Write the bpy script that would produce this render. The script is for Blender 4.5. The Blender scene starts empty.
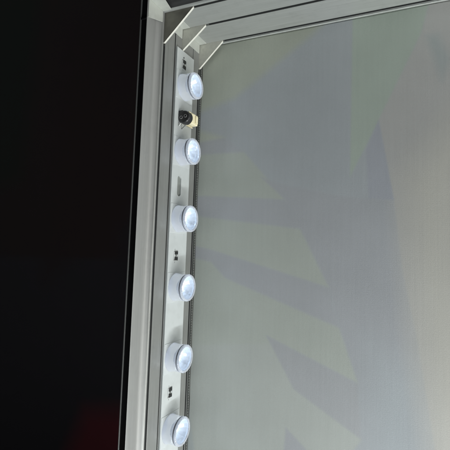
import bpy, bmesh, math, random
import numpy as np
from mathutils import Matrix, Vector
random.seed(4); rng = np.random.default_rng(4)
C = bpy.context.scene.collection
MM = 0.001

# ------------------------------------------------------------ helpers
def tag(o, label=None, cat=None, group=None, kind=None):
    if label: o['label'] = label
    if cat: o['category'] = cat
    if group: o['group'] = group
    if kind: o['kind'] = kind
    return o

def empty(name, loc=(0, 0, 0)):
    o = bpy.data.objects.new(name, None); C.objects.link(o); o.location = [v * MM for v in loc]
    o.empty_display_size = 0.01
    return o

def obj(name, bm, mat, parent=None, smooth=None, bevel=0, seg=2):
    bmesh.ops.recalc_face_normals(bm, faces=bm.faces[:])
    me = bpy.data.meshes.new(name)
    for v in bm.verts: v.co *= MM
    bm.to_mesh(me); bm.free()
    mats = mat if isinstance(mat, (list, tuple)) else [mat]
    for m in mats: me.materials.append(m)
    o = bpy.data.objects.new(name, me); C.objects.link(o)
    if parent: o.parent = parent
    if bevel:
        b = o.modifiers.new('bevel', 'BEVEL'); b.width = bevel * MM; b.segments = seg; b.limit_method = 'ANGLE'
        b.angle_limit = math.radians(30); b.harden_normals = False
    if smooth is not None:
        me.shade_smooth()
        if smooth:
            me.set_sharp_from_angle(angle=math.radians(smooth))
    return o

def box(bm, x0, x1, y0, y1, z0, z1, mi=0):
    vs = [bm.verts.new((x, y, z)) for x in (x0, x1) for y in (y0, y1) for z in (z0, z1)]
    for f in ((0, 1, 3, 2), (4, 6, 7, 5), (0, 4, 5, 1), (2, 3, 7, 6), (0, 2, 6, 4), (1, 5, 7, 3)):
        bm.faces.new([vs[i] for i in f]).material_index = mi

def prism(bm, pts, place0, place1, band=None):
    """closed section extruded between two placements"""
    a = [bm.verts.new(place0(*p)) for p in pts]; b = [bm.verts.new(place1(*p)) for p in pts]
    n = len(pts)
    for i in range(n): bm.faces.new((a[i], a[(i + 1) % n], b[(i + 1) % n], b[i]))
    bm.faces.new(a[::-1]); bm.faces.new(b)
    if band is not None:
        for f in bm.faces:
            ys = [v.co.y for v in f.verts]
            if len(f.verts) == 4 and min(ys) >= -21.31 and max(ys) <= -3.1 and all(band(v.co) for v in f.verts): f.material_index = 1

def lathe(bm, prof, cy, cz, n=48, squash=1.0, mi=0, cap0=True, cap1=True, lo=0):
    """profile of (x, r) turned about an axis along +X"""
    rings = []
    for x, r in prof:
        rings.append([bm.verts.new((x, cy + r * math.cos(2 * math.pi * k / n + lo), cz + r * math.sin(2 * math.pi * k / n + lo))) for k in range(n)])
    for a, b in zip(rings, rings[1:]):
        for k in range(n):
            bm.faces.new((a[k], a[(k + 1) % n], b[(k + 1) % n], b[k])).material_index = mi
    if cap0: bm.faces.new(rings[0][::-1]).material_index = mi
    if cap1: bm.faces.new(rings[-1]).material_index = mi

# ------------------------------------------------------------ materials
def newmat(name):
    m = bpy.data.materials.new(name); m.use_nodes = True
    nt = m.node_tree; b = nt.nodes['Principled BSDF']
    return m, nt, b

def noise_mat(name, col, rough=.5, metal=0., var=.08, scale=(300, 300, 300), bump=.0, bscale=(2000, 2000, 2000), rvar=.1, spec=.5, dirt=0.):
    m, nt, b = newmat(name)
    N, L = nt.nodes, nt.links
    tc = N.new('ShaderNodeTexCoord')
    mp = N.new('ShaderNodeMapping'); mp.inputs['Scale'].default_value = scale
    L.new(tc.outputs['Object'], mp.inputs['Vector'])
    n1 = N.new('ShaderNodeTexNoise'); n1.inputs['Scale'].default_value = 1; n1.inputs['Detail'].default_value = 5
    L.new(mp.outputs[0], n1.inputs['Vector'])
    mr = N.new('ShaderNodeMapRange'); mr.inputs[1].default_value = .25; mr.inputs[2].default_value = .75
    mr.inputs[3].default_value = 1 - var; mr.inputs[4].default_value = 1 + var
    L.new(n1.outputs[0], mr.inputs[0])
    mx = N.new('ShaderNodeVectorMath'); mx.operation = 'SCALE'; mx.inputs[0].default_value = col
    L.new(mr.outputs[0], mx.inputs['Scale'])
    out = mx.outputs[0]
    if dirt:
        n3 = N.new('ShaderNodeTexNoise'); n3.inputs['Scale'].default_value = 90; n3.inputs['Detail'].default_value = 8; n3.inputs['Roughness'].default_value = .7
        L.new(tc.outputs['Object'], n3.inputs['Vector'])
        r3 = N.new('ShaderNodeMapRange'); r3.inputs[1].default_value = .52; r3.inputs[2].default_value = .75; r3.inputs[3].default_value = 1; r3.inputs[4].default_value = 1 - dirt
        L.new(n3.outputs[0], r3.inputs[0])
        m3 = N.new('ShaderNodeVectorMath'); m3.operation = 'SCALE'; L.new(out, m3.inputs[0]); L.new(r3.outputs[0], m3.inputs['Scale'])
        out = m3.outputs[0]
    L.new(out, b.inputs['Base Color'])
    r = N.new('ShaderNodeMapRange'); r.inputs[1].default_value = .25; r.inputs[2].default_value = .75
    r.inputs[3].default_value = rough - rvar; r.inputs[4].default_value = rough + rvar
    L.new(n1.outputs[0], r.inputs[0]); L.new(r.outputs[0], b.inputs['Roughness'])
    b.inputs['Metallic'].default_value = metal
    b.inputs['Specular IOR Level'].default_value = spec
    if bump:
        mp2 = N.new('ShaderNodeMapping'); mp2.inputs['Scale'].default_value = bscale
        L.new(tc.outputs['Object'], mp2.inputs['Vector'])
        n2 = N.new('ShaderNodeTexNoise'); n2.inputs['Scale'].default_value = 1; n2.inputs['Detail'].default_value = 3
        L.new(mp2.outputs[0], n2.inputs['Vector'])
        bp = N.new('ShaderNodeBump'); bp.inputs['Strength'].default_value = bump; bp.inputs['Distance'].default_value = .0002
        L.new(n2.outputs[0], bp.inputs['Height']); L.new(bp.outputs[0], b.inputs['Normal'])
    return m

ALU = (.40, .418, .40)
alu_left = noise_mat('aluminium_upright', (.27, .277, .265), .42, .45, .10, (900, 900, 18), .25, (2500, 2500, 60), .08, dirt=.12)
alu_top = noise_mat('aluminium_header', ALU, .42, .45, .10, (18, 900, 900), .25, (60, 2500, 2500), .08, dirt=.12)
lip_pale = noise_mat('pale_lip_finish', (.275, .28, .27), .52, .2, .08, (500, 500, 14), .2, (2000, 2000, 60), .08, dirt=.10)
lip_dark = noise_mat('dark_header_lip', (.022, .023, .023), .5, 0, .10, (14, 500, 500), .2, dirt=.10)  # header front band, darker than the rest of the profile
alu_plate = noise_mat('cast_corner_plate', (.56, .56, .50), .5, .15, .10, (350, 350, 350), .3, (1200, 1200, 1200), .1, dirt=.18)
shaded_plate = noise_mat('shaded_corner_plate', (.19, .185, .155), .45, .2, .12, (250, 250, 250), .3, dirt=.2)  # shade on the front plate's face, put into its colour
lit_edge = noise_mat('lit_plate_edge', (.70, .70, .63), .45, .2, .05, (500, 500, 500), .2)  # paler colour paints the LED light caught on the plate edges
pale_corner = noise_mat('pale_corner_angle', (.46, .48, .44), .5, .15, .06, (300, 300, 300), .2, dirt=.15)
rubber = noise_mat('black_rubber', (.004, .004, .0045), .7, 0, .3, (500, 500, 500), .2, spec=.15)
slot_shade = noise_mat('black_slot_shade', (.012, .013, .013), .75, 0, .2, (500, 500, 500), spec=.2)  # near-black fill standing for the shade inside the slots
pcb_white = noise_mat('white_solder_mask', (.47, .50, .495), .38, 0, .03, (220, 220, 220), .1, (900, 900, 900), dirt=.10)
chip = noise_mat('dark_component', (.018, .02, .02), .35, 0, .2)
solder = noise_mat('solder', (.40, .41, .40), .3, .8, .15, bump=.4)
silk = noise_mat('grey_silkscreen', (.16, .17, .17), .6)
cream = noise_mat('cream_plastic', (.78, .72, .50), .42, 0, .06, dirt=.12)
black_plastic = noise_mat('black_plastic', (.022, .022, .023), .33, 0, .2, bump=.3)
piping_dark = noise_mat('dark_silicone_piping', (.035, .04, .036), .6, 0, .2)
piping_pale = noise_mat('pale_silicone_piping', (.34, .36, .34), .5, 0, .1)
thread = noise_mat('pale_thread', (.13, .137, .13), .7)
rim_grey = noise_mat('grey_hole_rim', (.22, .22, .22), .4)  # rim of the cap holes, lighter grey than the cap
groove_grey = noise_mat('grey_groove_shade', (.20, .22, .26), .3, 0, .1)  # darker ring painting the shade in the lens groove
slot_floor = noise_mat('recess_floor', (.20, .215, .20), .5)

def frosted():
    m, nt, b = newmat('frosted_polycarbonate')
    N, L = nt.nodes, nt.links
    b.inputs['Base Color'].default_value = (.90, .92, .96, 1)
    b.inputs['Roughness'].default_value = .12
    b.inputs['Coat Weight'].default_value = .5; b.inputs['Coat Roughness'].default_value = .06
    b.inputs['Transmission Weight'].default_value = .82
    b.inputs['IOR'].default_value = 1.22
    tc = N.new('ShaderNodeTexCoord')
    n = N.new('ShaderNodeTexNoise'); n.inputs['Scale'].default_value = 260; n.inputs['Detail'].default_value = 3
    L.new(tc.outputs['Object'], n.inputs['Vector'])
    bp = N.new('ShaderNodeBump'); bp.inputs['Strength'].default_value = .25; bp.inputs['Distance'].default_value = .0006
    L.new(n.outputs[0], bp.inputs['Height']); L.new(bp.outputs[0], b.inputs['Normal'])
    b.inputs['Emission Color'].default_value = (.80, .88, 1, 1)
    b.inputs['Emission Strength'].default_value = LENS_GLOW
    return m
LENS_GLOW = .10
frost = frosted()

def facet_mat():
    m, nt, b = newmat('clear_faceted_optic')
    N, L = nt.nodes, nt.links
    b.inputs['Base Color'].default_value = (.42, .48, .56, 1)
    b.inputs['Roughness'].default_value = .12
    b.inputs['Metallic'].default_value = .25
    b.inputs['Coat Weight'].default_value = .8; b.inputs['Coat Roughness'].default_value = .03
    tc = N.new('ShaderNodeTexCoord')
    n = N.new('ShaderNodeTexVoronoi'); n.inputs['Scale'].default_value = 240
    L.new(tc.outputs['Object'], n.inputs['Vector'])
    bp = N.new('ShaderNodeBump'); bp.inputs['Strength'].default_value = .5; bp.inputs['Distance'].default_value = .0006
    L.new(n.outputs['Distance'], bp.inputs['Height']); L.new(bp.outputs[0], b.inputs['Normal'])
    b.inputs['Emission Color'].default_value = (.78, .87, 1, 1)
    b.inputs['Emission Strength'].default_value = .14
    return m
facet = facet_mat()
pad_mat = noise_mat('translucent_pad', (.50, .53, .53), .2, 0, .03)

def emit(name, col, s):
    m, nt, b = newmat(name)
    b.inputs['Base Color'].default_value = (.9, .9, .9, 1)
    b.inputs['Emission Color'].default_value = (*col, 1); b.inputs['Emission Strength'].default_value = s
    return m
led_glow = emit('lit_diode', (.86, .93, 1), 11)

def print_mat(name, bump=.3, rough=.75, weave=True, gain=1.0):
    m, nt, b = newmat(name)
    N, L = nt.nodes, nt.links
    at = N.new('ShaderNodeAttribute'); at.attribute_name = 'print_colour'
    tc = N.new('ShaderNodeTexCoord')
    n = N.new('ShaderNodeTexNoise'); n.inputs['Scale'].default_value = 1500; n.inputs['Detail'].default_value = 4; n.inputs['Roughness'].default_value = .7
    L.new(tc.outputs['Object'], n.inputs['Vector'])
    mp = N.new('ShaderNodeMapping'); mp.inputs['Scale'].default_value = (420, 420, 14)
    L.new(tc.outputs['Object'], mp.inputs['Vector'])
    n2 = N.new('ShaderNodeTexNoise'); n2.inputs['Scale'].default_value = 1; n2.inputs['Detail'].default_value = 4
    L.new(mp.outputs[0], n2.inputs['Vector'])
    n4 = N.new('ShaderNodeTexNoise'); n4.inputs['Scale'].default_value = 26; n4.inputs['Detail'].default_value = 3
    L.new(tc.outputs['Object'], n4.inputs['Vector'])
    def rng_(src, lo, hi):
        r = N.new('ShaderNodeMapRange'); r.inputs[1].default_value = .3; r.inputs[2].default_value = .7
        r.inputs[3].default_value = lo; r.inputs[4].default_value = hi
        L.new(src, r.inputs[0]); return r.outputs[0]
    out = at.outputs['Color']
    for s in (rng_(n.outputs[0], .94 * gain, 1.06 * gain), rng_(n2.outputs[0], .985, 1.015), rng_(n4.outputs[0], .97, 1.03)):
        v = N.new('ShaderNodeVectorMath'); v.operation = 'SCALE'; L.new(out, v.inputs[0]); L.new(s, v.inputs['Scale']); out = v.outputs[0]
    L.new(out, b.inputs['Base Color'])
    b.inputs['Roughness'].default_value = rough
    b.inputs['Specular IOR Level'].default_value = .25
    b.inputs['Sheen Weight'].default_value = .15
    w1 = N.new('ShaderNodeTexWave'); w1.wave_type = 'BANDS'; w1.bands_direction = 'X'; w1.inputs['Scale'].default_value = 210; w1.inputs['Distortion'].default_value = 9; w1.inputs['Detail Scale'].default_value = 4
    w2 = N.new('ShaderNodeTexWave'); w2.wave_type = 'BANDS'; w2.bands_direction = 'Z'; w2.inputs['Scale'].default_value = 210; w2.inputs['Distortion'].default_value = 9; w2.inputs['Detail Scale'].default_value = 4
    L.new(tc.outputs['Object'], w1.inputs['Vector']); L.new(tc.outputs['Object'], w2.inputs['Vector'])
    ad = N.new('ShaderNodeMath'); ad.operation = 'ADD'; L.new(w1.outputs['Fac'], ad.inputs[0]); L.new(w2.outputs['Fac'], ad.inputs[1])
    ad2 = N.new('ShaderNodeMath'); ad2.operation = 'MULTIPLY_ADD'; L.new(n.outputs[0], ad2.inputs[0]); ad2.inputs[1].default_value = 5.0; L.new(ad.outputs[0], ad2.inputs[2])
    bp = N.new('ShaderNodeBump'); bp.inputs['Strength'].default_value = bump; bp.inputs['Distance'].default_value = .00002
    L.new(ad2.outputs[0], bp.inputs['Height'])
    bp2 = N.new('ShaderNodeBump'); bp2.inputs['Strength'].default_value = .10; bp2.inputs['Distance'].default_value = .0004
    L.new(n2.outputs[0], bp2.inputs['Height']); L.new(bp.outputs[0], bp2.inputs['Normal']); L.new(bp2.outputs[0], b.inputs['Normal'])
    return m

# ------------------------------------------------------------ printed sheets: the design is a set of flat coloured shapes
def inside_soft(px, pz, poly, soft):
    """signed distance to polygon -> 0..1 coverage"""
    P = np.array(poly, float); n = len(P)
    d = np.full(px.shape, 1e9); ins = np.zeros(px.shape, bool)
    for i in range(n):
        a = P[i]; b = P[(i + 1) % n]; e = b - a
        wx = px - a[0]; wz = pz - a[1]
        t = np.clip((wx * e[0] + wz * e[1]) / (e @ e), 0, 1)
        d = np.minimum(d, np.hypot(wx - e[0] * t, wz - e[1] * t))
        c = (a[1] > pz) != (b[1] > pz)
        with np.errstate(divide='ignore', invalid='ignore'):
            xi = a[0] + (pz - a[1]) * e[0] / (e[1] if e[1] else 1e-9)
        ins ^= c & (px < xi)
    s = np.where(ins, d, -d)
    return np.clip(.5 + s / soft, 0, 1)

def sheet(name, xs, zs, y, base, shapes, mat, parent=None, th=.4, ripple=None):
    X, Z = np.meshgrid(xs, zs)
    col = np.ones(X.shape + (3,)) * np.array(base)
    for poly, c, soft in shapes:
        k = inside_soft(X, Z, poly, soft)[..., None]
        col = col * (1 - k) + np.array(c) * k
    Y = np.full(X.shape, float(y))
    if ripple is not None: Y = Y + ripple(X, Z)
    nz, nx = X.shape
    v = np.stack([X, Y, Z], -1).reshape(-1, 3) * MM
    idx = np.arange(nz * nx).reshape(nz, nx)
    f = np.stack([idx[:-1, :-1], idx[:-1, 1:], idx[1:, 1:], idx[1:, :-1]], -1).reshape(-1, 4)
    me = bpy.data.meshes.new(name); me.from_pydata(v.tolist(), [], f.tolist()); me.update()
    a = me.color_attributes.new('print_colour', 'FLOAT_COLOR', 'POINT')
    a.data.foreach_set('color', np.concatenate([col.reshape(-1, 3), np.ones((nz * nx, 1))], 1).ravel())
    me.materials.append(mat); me.shade_smooth()
    o = bpy.data.objects.new(name, me); C.objects.link(o)
    s = o.modifiers.new('thickness', 'SOLIDIFY'); s.thickness = th * MM; s.offset = 1
    if parent: o.parent = parent
    return o

LAV = (.318, .340, .350); GRN = (.338, .363, .330); TAN = (.395, .390, .352); DLAV = (.314, .327, .338); BLU = (.318, .344, .354)
shapes = [
    ([(-8, 9), (122, 9), (104, -6), (34, -52), (-8, -62)], (.338, .360, .308), 7),
    ([(135, 19), (192, 10), (185, -21), (156, -82), (134.3, -125)], (.322, .368, .322), 1.5),
    ([(-4, -75), (26, -86), (-4, -89)], (.345, .368, .322), 5),
    ([(-4, -89), (26, -86), (45, -99.8), (-4, -99)], DLAV, 2),
    ([(-4, -99), (45, -99.8), (83.5, -141.7), (-4, -136)], GRN, 2.4),
    ([(61.2, -122), (78, -128.5), (130.7, -140.5), (166, -143.7), (172, -195), (181, -241), (189.5, -293.7), (200, -380), (115, -380), (143.8, -288), (119.4, -209.6), (95.7, -165), (83, -141.7)], DLAV, 2.4),
    ([(150, -250), (184, -265), (205, -400), (120, -400), (144, -315)], BLU, 40),
    ([(-4, -136), (83.5, -141.7), (95.7, -165), (-4, -153.5)], DLAV, 2.4),
    ([(-4, -153.5), (95.7, -165), (119.4, -209.6), (16.7, -183.4), (-4, -180)], GRN, 2.4),
    ([(-4, -180), (16.7, -183.4), (119.4, -209.6), (127.4, -238.6), (31, -206.5), (17, -193.6), (-4, -190.5)], DLAV, 2.4),
    ([(-4, -190.5), (17, -193.6), (31, -206.5), (127.4, -238.6), (141.6, -277), (70, -250.4), (93.5, -288), (144, -315), (136, -327.5), (107.7, -333.5), (87.8, -317.8), (80, -420), (-4, -420)], GRN, 2.4),
    ([(-4, -266), (73, -256), (93.5, -288), (144, -315), (136, -327.5), (107.7, -333.5), (87.8, -317.8), (80, -420), (-4, -420)], (.348, .370, .346), 3),
    ([(70, -250.4), (141.6, -277), (144, -315), (93.5, -288)], (.312, .324, .330), 2.4),
    ([(87.8, -317.8), (107.7, -333.5), (150, -420), (80, -420)], DLAV, 2.4),
    ([(-4, -300), (14, -380), (-4, -380)], (.33, .36, .355), 2),
    ([(185, -21), (155, -83), (166, -144), (172, -195), (181.4, -241), (193, -315.6), (215, -460), (950, -460), (950, 9), (192, 9)], (.352, .353, .340), 1.8),
    ([(172, -130), (180, -230), (192, -310), (216, -460), (950, -460), (950, -70), (215, -70)], TAN, 30),
    ([(155, -83), (166, -143.7), (148, -142), (146, -105)], (.305, .32, .345), 1.5),
    ([(188, -24), (196, -24), (204, -44), (198, -60)], (.305, .328, .322), 6),
]
fx = np.concatenate([np.arange(.25, 240, 1.0), np.arange(244, 950, 22.)])
fz = -np.concatenate([np.arange(.25, 390, 1.0), np.arange(400, 950, 25.)])
def ripple(X, Z):
    e = np.exp(-X / 14.) ; t = np.exp(Z / 14.)
    return 1.1 * e + .45 * t + .30 * e * np.sin(Z / 9. + 1.3 * np.sin(Z / 23.)) + .25 * t * np.sin(X / 11.) + .12 * np.sin(X / 37. + Z / 90.)

# ------------------------------------------------------------ frame profiles (two lengths mitred at the corner)
SL = 4.6       # slot depth
def section(channel):
    s = [(6.3, -21.3), (5.5, -21.3), (5.5, -18.4), (.55, -18.4), (.55, -21.0), (.25, -21.3), (0, -21.0)]
    # hollow of the front band, rising again to the rim of the first slot
    s += [(.05, -18.8), (.3, -16.4), (.85, -13.8), (1.55, -11.4), (2.2, -9.4), (2.6, -7.8), (2.65, -6.7), (2.3, -5.6), (1.5, -4.5), (.5, -3.6), (-.2, -3.0), (-.6, -2.3), (-.6, -1.4), (-.4, -.95), (0, -.9), (SL, -.9), (SL, 2.0), (0, 2.0)]
    s += [(0, 14.5), (2.3, 14.5), (2.3, 15.9), (0, 15.9)] if channel else []
    s += [(0, 24.5), (SL, 24.5), (SL, 27.1), (0, 27.1)]
    s += [(0, 42.0), (2.3, 42.0), (2.3, 42.8), (0, 42.8)] if channel else []
    s += [(0, 51.9), (SL, 51.9), (SL, 54.3), (0, 54.3), (0, 58.2), (9, 58.2), (9, -15), (6.3, -15)]
    return s
LEN = 950
up = empty('upright_frame_profile'); tag(up, 'silver aluminium frame upright with lengthwise slots, left side of the light box', 'frame profile')
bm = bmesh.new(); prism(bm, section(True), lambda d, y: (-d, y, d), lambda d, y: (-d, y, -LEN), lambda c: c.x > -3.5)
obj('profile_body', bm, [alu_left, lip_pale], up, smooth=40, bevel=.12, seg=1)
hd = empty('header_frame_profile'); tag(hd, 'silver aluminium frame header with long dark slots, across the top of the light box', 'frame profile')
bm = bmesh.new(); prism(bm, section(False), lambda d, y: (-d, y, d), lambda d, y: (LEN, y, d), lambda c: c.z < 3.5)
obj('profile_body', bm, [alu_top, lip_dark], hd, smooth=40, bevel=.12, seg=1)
# rubber in the front channel, dark fill painting the shade in each slot
bm = bmesh.new(); prism(bm, [(5.45, -20.6), (5.45, -18.5), (.6, -18.5), (.6, -20.6)], lambda d, y: (-d, y, d), lambda d, y: (-d, y, -LEN)); obj('front_gasket', bm, rubber, up)
bm = bmesh.new(); prism(bm, [(5.45, -20.6), (5.45, -18.5), (.6, -18.5), (.6, -20.6)], lambda d, y: (-d, y, d), lambda d, y: (LEN, y, d)); obj('front_gasket', bm, rubber, hd)
for y0, y1 in ((-.9, 2.0), (24.5, 27.1), (51.9, 54.3)):
    bm = bmesh.new(); prism(bm, [(SL - .05, y0 + .05), (SL - .05, y1 - .05), (.5, y1 - .05), (.5, y0 + .05)], lambda d, y: (-d, y, -26), lambda d, y: (-d, y, -LEN)); obj('slot_shade_fill', bm, slot_shade, up)
    bm = bmesh.new(); prism(bm, [(SL - .05, y0 + .05), (SL - .05, y1 - .05), (.3, y1 - .05), (.3, y0 + .05)], lambda d, y: (24.5, y, d), lambda d, y: (LEN, y, d)); obj('slot_shade_fill', bm, slot_shade, hd)
bm = bmesh.new(); prism(bm, [(2.25, 14.55), (2.25, 15.85), (.6, 15.85), (.6, 14.55)], lambda d, y: (-d, y, -3), lambda d, y: (-d, y, -LEN)); obj('slot_shade_fill', bm, slot_shade, up)
# pale angles that join the two lengths
def angle(y0, y1, zl0, zl1, xl0, xl1, t, parent):
    bm = bmesh.new()
    for (a0, a1, f) in ((zl0, zl1, lambda l, d, y: (d, y, -l)), (xl0, xl1, lambda l, d, y: (l, y, -d))):
        lo = [f(.02, .02, y0), f(.02, .02, y1), f(a1, .02, y1), f(a0, .02, y0)]
        hi = [f(t, t, y0), f(t, t, y1), f(a1, t, y1), f(a0, t, y0)]
        a = [bm.verts.new(p) for p in lo]; b = [bm.verts.new(p) for p in hi]
        for i in range(4): bm.faces.new((a[i], a[(i + 1) % 4], b[(i + 1) % 4], b[i]))
        bm.faces.new(a[::-1]); bm.faces.new(b)
    return bm
# ------------------------------------------------------------ corner pieces
for (y0, y1, a, lab) in (
    (-20.6, -3.4, (14.5, 9.0, 12, 8), 'pale metal corner angle at the front edge of the frame, foremost of three'),
    (2.2, 24.0, (8.5, 8.5, 7.5, 7.5), 'pale metal corner angle between the front and middle triangular corner plates'),
    (27.6, 51.4, (8.5, 8.5, 7.5, 7.5), 'pale metal corner angle just before the rearmost triangular corner plate by the fabric')):
    o = obj('corner_angle', angle(y0, y1, *a, .55, None), pale_corner, bevel=.12)
    tag(o, lab, 'corner angle', 'pale corner angles joining the frame lengths')
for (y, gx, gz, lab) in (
    (0.0, 24.5, 23.0, 'shaded triangular corner plate nearest the front edge, top left corner'),
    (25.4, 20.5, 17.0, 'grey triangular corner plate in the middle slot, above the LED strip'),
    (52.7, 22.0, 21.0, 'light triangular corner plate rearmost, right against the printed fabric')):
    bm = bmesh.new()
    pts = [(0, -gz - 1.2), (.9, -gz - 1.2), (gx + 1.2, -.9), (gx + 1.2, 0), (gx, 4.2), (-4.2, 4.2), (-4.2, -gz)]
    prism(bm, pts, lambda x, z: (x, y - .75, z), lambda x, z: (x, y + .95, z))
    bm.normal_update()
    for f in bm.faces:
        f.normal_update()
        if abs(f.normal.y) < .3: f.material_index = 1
    o = obj('corner_plate', bm, [shaded_plate if y == 0 else alu_plate, lit_edge], bevel=.2)
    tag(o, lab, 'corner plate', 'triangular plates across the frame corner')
# small clip seen on the front channel
bm = bmesh.new(); box(bm, -5.2, -.2, -21.9, -20.7, -16.2, -15.0)
obj('channel_clip', bm, rubber, up, bevel=.2)

# ------------------------------------------------------------ LED strip
strip = empty('led_strip', (0, 28.7, -19)); tag(strip, 'white LED circuit strip with round clear lenses, running down the frame upright', 'LED strip')
OX = (0, 28.7, -19)
def sub(bm):                                              # world millimetres -> strip space
    for v in bm.verts: v.co -= Vector(OX)
    return bm
T = 1.5
LY, LZ0, P_ = 28.7, -48.9, 55.0
ovals = [-132.1, -132.1 - 330]
bm = bmesh.new()
# board made with real oval cut-outs: outline strips around each hole
def board(bm, y0, y1, ztop, zbot, x0, x1, holes):
    z = ztop
    def ring(zc, hw, hh, n=24):
        pts = []
        for k in range(n):
            a = 2 * math.pi * k / n
            c, s = math.cos(a), math.sin(a)
            pts.append((27.2 + hw * c, zc + (hh - hw) * (1 if s > 0 else -1) * (abs(s) > 1e-6) + hw * s))
        return pts
    for zc in holes:
        box(bm, x0, x1, y0, y1, zc + 11, z); z = zc - 11
        inner = ring(zc, 2.7, 8.4); n = len(inner)
        outer = []
        for k in range(n):
            a = 2 * math.pi * k / n; c, s = math.cos(a), math.sin(a)
            m = max(abs(c), abs(s)); yy = 27.2 + (c / m) * ((y1 - 27.2) if c > 0 else (27.2 - y0)); zz = zc + (s / m) * 11
            outer.append((yy, zz))
        vi = [[bm.verts.new((x, *p)) for p in inner] for x in (x0, x1)]; vo = [[bm.verts.new((x, *p)) for p in outer] for x in (x0, x1)]
        for k in range(n):
            q = (k + 1) % n
            for s_ in (0, 1): bm.faces.new((vi[s_][k], vi[s_][q], vo[s_][q], vo[s_][k]))
            bm.faces.new((vi[0][k], vi[0][q], vi[1][q], vi[1][k])); bm.faces.new((vo[0][k], vo[0][q], vo[1][q], vo[1][k]))
    box(bm, x0, x1, y0, y1, zbot, z)
board(bm, 16.2, 41.6, -19.0, -700, .15, T, ovals)
obj('circuit_board', sub(bm), pcb_white, strip)
for zc in ovals:
    bm = bmesh.new(); box(bm, .16, .5, 24.4, 30.0, zc - 9, zc + 9); obj('slot_backing', sub(bm), slot_floor, strip)

for i in range(8):
    cz = LZ0 - P_ * i
    bm = bmesh.new(); box(bm, T, T + .22, LY - 11.8, LY + 11.9, cz - 11.8, cz + 11.8)
    # soften the pad corners
    ln = obj('lens', sub(bm), pad_mat, strip, bevel=.1, seg=1, smooth=40)
    ln['label'] = 'frosted square lens pad'
    bm = bmesh.new()
    r = 10.7
    lathe(bm, [(T + .3, r + .35), (T + 1.2, r + .2), (T + 2.6, r - .15), (7, r - .25), (10.8, r - .05), (10.95, r - .55), (12.0, r - .55), (12.15, r), (13.1, r), (13.5, r - .2), (13.75, r - .8), (13.6, r - 1.5), (12.9, r - 1.7)], LY, cz, 64, cap0=True, cap1=False)
    b = obj('barrel', sub(bm), frost, ln, smooth=50)
    bm = bmesh.new()
    lathe(bm, [(10.9, r - .5), (10.92, r - .30), (12.05, r - .30), (12.07, r - .5)], LY, cz, 64, cap0=False, cap1=False)
    obj('groove_shade', sub(bm), groove_grey, ln, smooth=40)
    bm = bmesh.new()
    lathe(bm, [(12.9, r - 1.65), (11.6, r - 1.9), (9.6, r - 2.9), (7.4, 6.0), (5.8, 4.2), (5.0, 2.6)], LY, cz, 16, cap0=False, cap1=True, lo=rng.uniform(0, .39))
    obj('optic', sub(bm), facet, ln)
    bm = bmesh.new()
    lathe(bm, [(5.7, 3.0), (6.6, 2.8), (7.6, 2.1), (8.2, .8)], LY - .3, cz + rng.uniform(-.5, .5), 14, cap0=False, cap1=True)
    obj('diode', sub(bm), led_glow, ln)

# surface-mount parts, pairs of dark chips with solder between
def chips(z, y=26.8, dot=False):
    bm = bmesh.new()
    box(bm, T, T + .9, y - 1.7, y + 1.7, z + 1.0, z + 3.6)
    box(bm, T, T + .9, y - 1.7, y + 1.7, z - 3.6, z - 1.0)
    e = obj('resistor_pair', sub(bm), chip, strip, bevel=.2)
    bm = bmesh.new()
    for sy in (-1, 1):
        for sz in (-1, 1): box(bm, T, T + .45, y + sy * 2.0 - .5, y + sy * 2.0 + .4, z + sz * 3.4 - .5, z + sz * 3.4 + .5)
    box(bm, T, T + .6, y - .8, y + .8, z - .75, z + .75)
    obj('solder', sub(bm), solder, e, bevel=.15)
    bm = bmesh.new()
    for dz in (-5.1, 5.1): box(bm, T, T + .03, y - 1.9, y - 1.3, z + dz - .45, z + dz + .45)
    for dy in (-2.9, 2.9): box(bm, T, T + .03, y + dy - .15, y + dy + .15, z - 3.8, z + 3.8)
    obj('board_marks', sub(bm), silk, e)
for z in (-30.0, -188.9, -295.7, -188.9 - 330): chips(z)
bm = bmesh.new(); lathe(bm, [(T, .7), (T + .04, .7)], 26.2, -24.2, 16, cap0=False)
obj('fiducial_dot', sub(bm), chip, strip)

# ------------------------------------------------------------ wire connector plugged on the strip
cn = empty('wire_connector', (1.5, 32, -75)); tag(cn, 'cream plug with round black two-hole cap, on the white strip below the topmost lens', 'connector')
def subc(bm):
    for v in bm.verts: v.co -= Vector((1.5, 32, -75))
    return bm
bm = bmesh.new(); box(bm, 1.6, 8.2, 27.0, 41.0, -79.0, -70.0)
box(bm, 1.6, 3.0, 28, 42, -80.2, -78.9)
obj('housing', subc(bm), cream, cn, bevel=.6)
bm = bmesh.new(); box(bm, 8.5, 9.1, 29.5, 33, -77.6, -71.4); box(bm, 8.5, 9.1, 36.5, 40, -77.6, -71.4)
obj('latch', subc(bm), cream, cn, bevel=.2)
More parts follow.
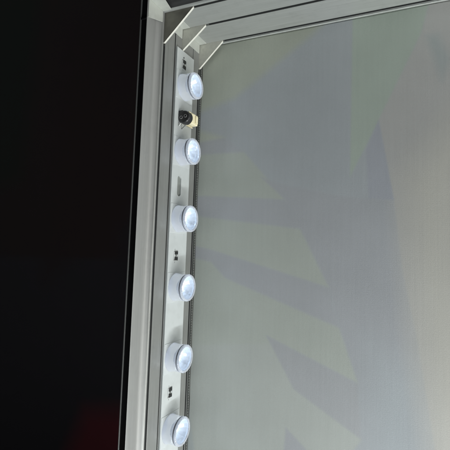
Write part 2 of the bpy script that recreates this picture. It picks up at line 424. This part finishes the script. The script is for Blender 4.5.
# cap: short black cylinder, axis towards the front of the box, the dark of its two holes painted as flat discs
def cap_mesh():
    bm = bmesh.new(); n = 28; R0 = 5.4
    y0, y1 = 21.5, 27.4; cx, cz = 6.4, -76.4
    holes = [(cx - 2.0, cz - .4), (cx + 2.0, cz + .4)]
    rings = []
    for (y, r) in ((y1, R0), (y0 + .8, R0), (y0, R0 - .8)):
        rings.append([bm.verts.new((cx + r * math.cos(2 * math.pi * k / n), y, cz + r * math.sin(2 * math.pi * k / n))) for k in range(n)])
    for a, b in zip(rings, rings[1:]):
        for k in range(n): bm.faces.new((a[k], a[(k + 1) % n], b[(k + 1) % n], b[k]))
    bm.faces.new(rings[0][::-1]); bm.faces.new(rings[-1])
    box(bm, cx - 5.3, cx - 1.0, y0 + .3, y1, cz + 1.5, cz + 5.6)      # squared shoulder
    return bm, holes, y0
bm, holes, y0c = cap_mesh()
cap = obj('cap', subc(bm), black_plastic, cn, bevel=.25, smooth=35)
for hx, hz in holes:
    bm = bmesh.new(); n = 16
    for r0, r1 in ((1.35, .85),):
        a = [bm.verts.new((hx + r0 * math.cos(2 * math.pi * k / n), y0c - .35, hz + r0 * math.sin(2 * math.pi * k / n))) for k in range(n)]
        b = [bm.verts.new((hx + r1 * math.cos(2 * math.pi * k / n), y0c - .35, hz + r1 * math.sin(2 * math.pi * k / n))) for k in range(n)]
        c = [bm.verts.new((v.co.x, y0c + .05, v.co.z)) for v in a]; d = [bm.verts.new((v.co.x, y0c + .05, v.co.z)) for v in b]
        for k in range(n):
            q = (k + 1) % n
            bm.faces.new((a[k], a[q], b[q], b[k])); bm.faces.new((a[k], a[q], c[q], c[k])); bm.faces.new((b[k], b[q], d[q], d[k]))
    obj('hole_rim', subc(bm), rim_grey, cap)
    bm = bmesh.new(); n = 16
    e = [bm.verts.new((hx + .9 * math.cos(2 * math.pi * k / n), y0c - .03, hz + .9 * math.sin(2 * math.pi * k / n))) for k in range(n)]; bm.faces.new(e)
    obj('hole_shade_disc', subc(bm), rubber, cap)
def tube(bm, pts, r, n=8):
    rings = []
    for i, p in enumerate(pts):
        p = Vector(p); t = (Vector(pts[min(i + 1, len(pts) - 1)]) - Vector(pts[max(i - 1, 0)])).normalized()
        u = t.orthogonal().normalized(); w = t.cross(u)
        rings.append([bm.verts.new(p + r * (math.cos(2 * math.pi * k / n) * u + math.sin(2 * math.pi * k / n) * w)) for k in range(n)])
    for a, b in zip(rings, rings[1:]):
        for k in range(n): bm.faces.new((a[k], a[(k + 1) % n], b[(k + 1) % n], b[k]))
    bm.faces.new(rings[0][::-1]); bm.faces.new(rings[-1])
for pts in ([(4.0, 23, -80.5), (3.0, 22.2, -82.2), (1.6, 22.6, -83.6)], [(7.5, 26.0, -80.6), (4.5, 26.6, -82.6), (1.6, 27.0, -84.6)]):
    bm = bmesh.new(); tube(bm, pts, .4); obj('contact_pin', subc(bm), solder, cn, smooth=40)

# ------------------------------------------------------------ stretched fabric with its sewn edge
fab = empty('printed_fabric', (0, 57, 0)); tag(fab, 'pale grey stretched fabric with faint green and lavender angular shapes, filling the frame', 'fabric')
FO = (0, 57, 0)
fm = print_mat('printed_stretch_fabric', gain=1.40)
o = sheet('fabric_sheet', fx, fz, 0, LAV, shapes, fm, fab, ripple=ripple)
bm = bmesh.new(); box(bm, .02, .75, -2.55, -.5, -940, -.8); obj('edge_piping', bm, piping_dark, fab, bevel=.2)
bm = bmesh.new(); box(bm, .8, 940, -2.5, -.5, -.75, -.02); obj('edge_piping', bm, piping_pale, fab, bevel=.2)
bm = bmesh.new(); z = -20.
while z > -420:
    w = random.uniform(-.12, .12)
    box(bm, .70, 1.0, -1.95 + w, -1.05 + w, z - 1.15, z); z -= 2.15 + random.uniform(-.12, .12)
obj('stitching', bm, thread, fab, bevel=.1, seg=1)

# ------------------------------------------------------------ dark surroundings beyond the frame
bgm = print_mat('dark_background_print', .2, .8)
xs = np.arange(-1800, 1201, 12.); zs = np.arange(900, -1401, -12.)
bg_shapes = [([(-1800, -232), (-300, -205), (-300, -1400), (-1800, -1400)], (.030, .025, .031), 12),
             ([(-545, -560), (-440, -540), (-300, -520), (-300, -900), (-700, -900)], (.145, .018, .026), 60),
             ([(-470, -150), (-380, 0), (-300, -400), (-440, -500)], (.024, .018, .026), 60),
             ([(-1000, 600), (-780, 600), (-820, 0), (-1000, -50)], (.015, .020, .014), 80),
             ([(-700, 400), (-450, 300), (-480, -100), (-700, -260)], (.030, .014, .015), 90)]
w = sheet('background_wall', xs, zs, 500, (.030, .016, .016), bg_shapes, bgm, None, th=8)
tag(w, kind='structure')

# ------------------------------------------------------------ light
def area(name, loc, target, sx, sy, power, col, spread=180):
    l = bpy.data.lights.new(name, 'AREA'); l.shape = 'RECTANGLE'; l.size = sx; l.size_y = sy; l.energy = power; l.color = col
    l.spread = math.radians(spread)
    o = bpy.data.objects.new(name, l); C.objects.link(o); o.location = loc
    d = Vector(target) - Vector(loc); o.rotation_euler = d.to_track_quat('-Z', 'Y').to_euler()
    return o
# the strips on the far upright and on the sill of the same box, out of view
area('opposite_strip_light', (.85, .006, -.50), (0, .014, -.30),   .03, .9, 4.8, (1, .99, .95))
area('sill_strip_light', (.35, .016, -.62), (.25, .022, 0), .9, .03, 7.5, (.95, .985, 1))
area('room_fill_light', (.9, -1.1, .25), (0.05, 0, -.15), .8, .8, .45, (.95, 1, .97))  # soft fill added to lift the dark parts

w_ = bpy.data.worlds.new('World'); bpy.context.scene.world = w_; w_.use_nodes = True
w_.node_tree.nodes['Background'].inputs[0].default_value = (.55, .6, .62, 1)
w_.node_tree.nodes['Background'].inputs[1].default_value = .05

# ------------------------------------------------------------ camera
cam = bpy.data.cameras.new('camera'); co = bpy.data.objects.new('camera', cam); C.objects.link(co)
M = [[0.9207473452866315, -0.004012120173353454, -0.3901387305040391], [0.38911852361798943, 0.0824345681054014, 0.9174918618487027], [0.028479830142485802, -0.9965884029392421, 0.0774626000213306]]
m = Matrix([[r[0], -r[1], -r[2], 0] for r in M] + [[0, 0, 0, 1]])
m.translation = Vector((0.18998, -0.25379, -0.18463)); co.matrix_world = m
cam.sensor_fit = 'HORIZONTAL'; cam.sensor_width = 36; cam.lens = 36 * 410.71 / 450
cam.shift_x = .5 - 255.95 / 450; cam.shift_y = 220.84 / 450 - .5
cam.clip_start = .005; cam.clip_end = 50
cam.dof.use_dof = False
s = bpy.context.scene; s.camera = co
s.render.engine = 'CYCLES'; s.render.resolution_x = 1024; s.render.resolution_y = 1024
s.view_settings.view_transform = 'Standard'; s.view_settings.look = 'None'; s.view_settings.gamma = 1; s.view_settings.exposure = 0
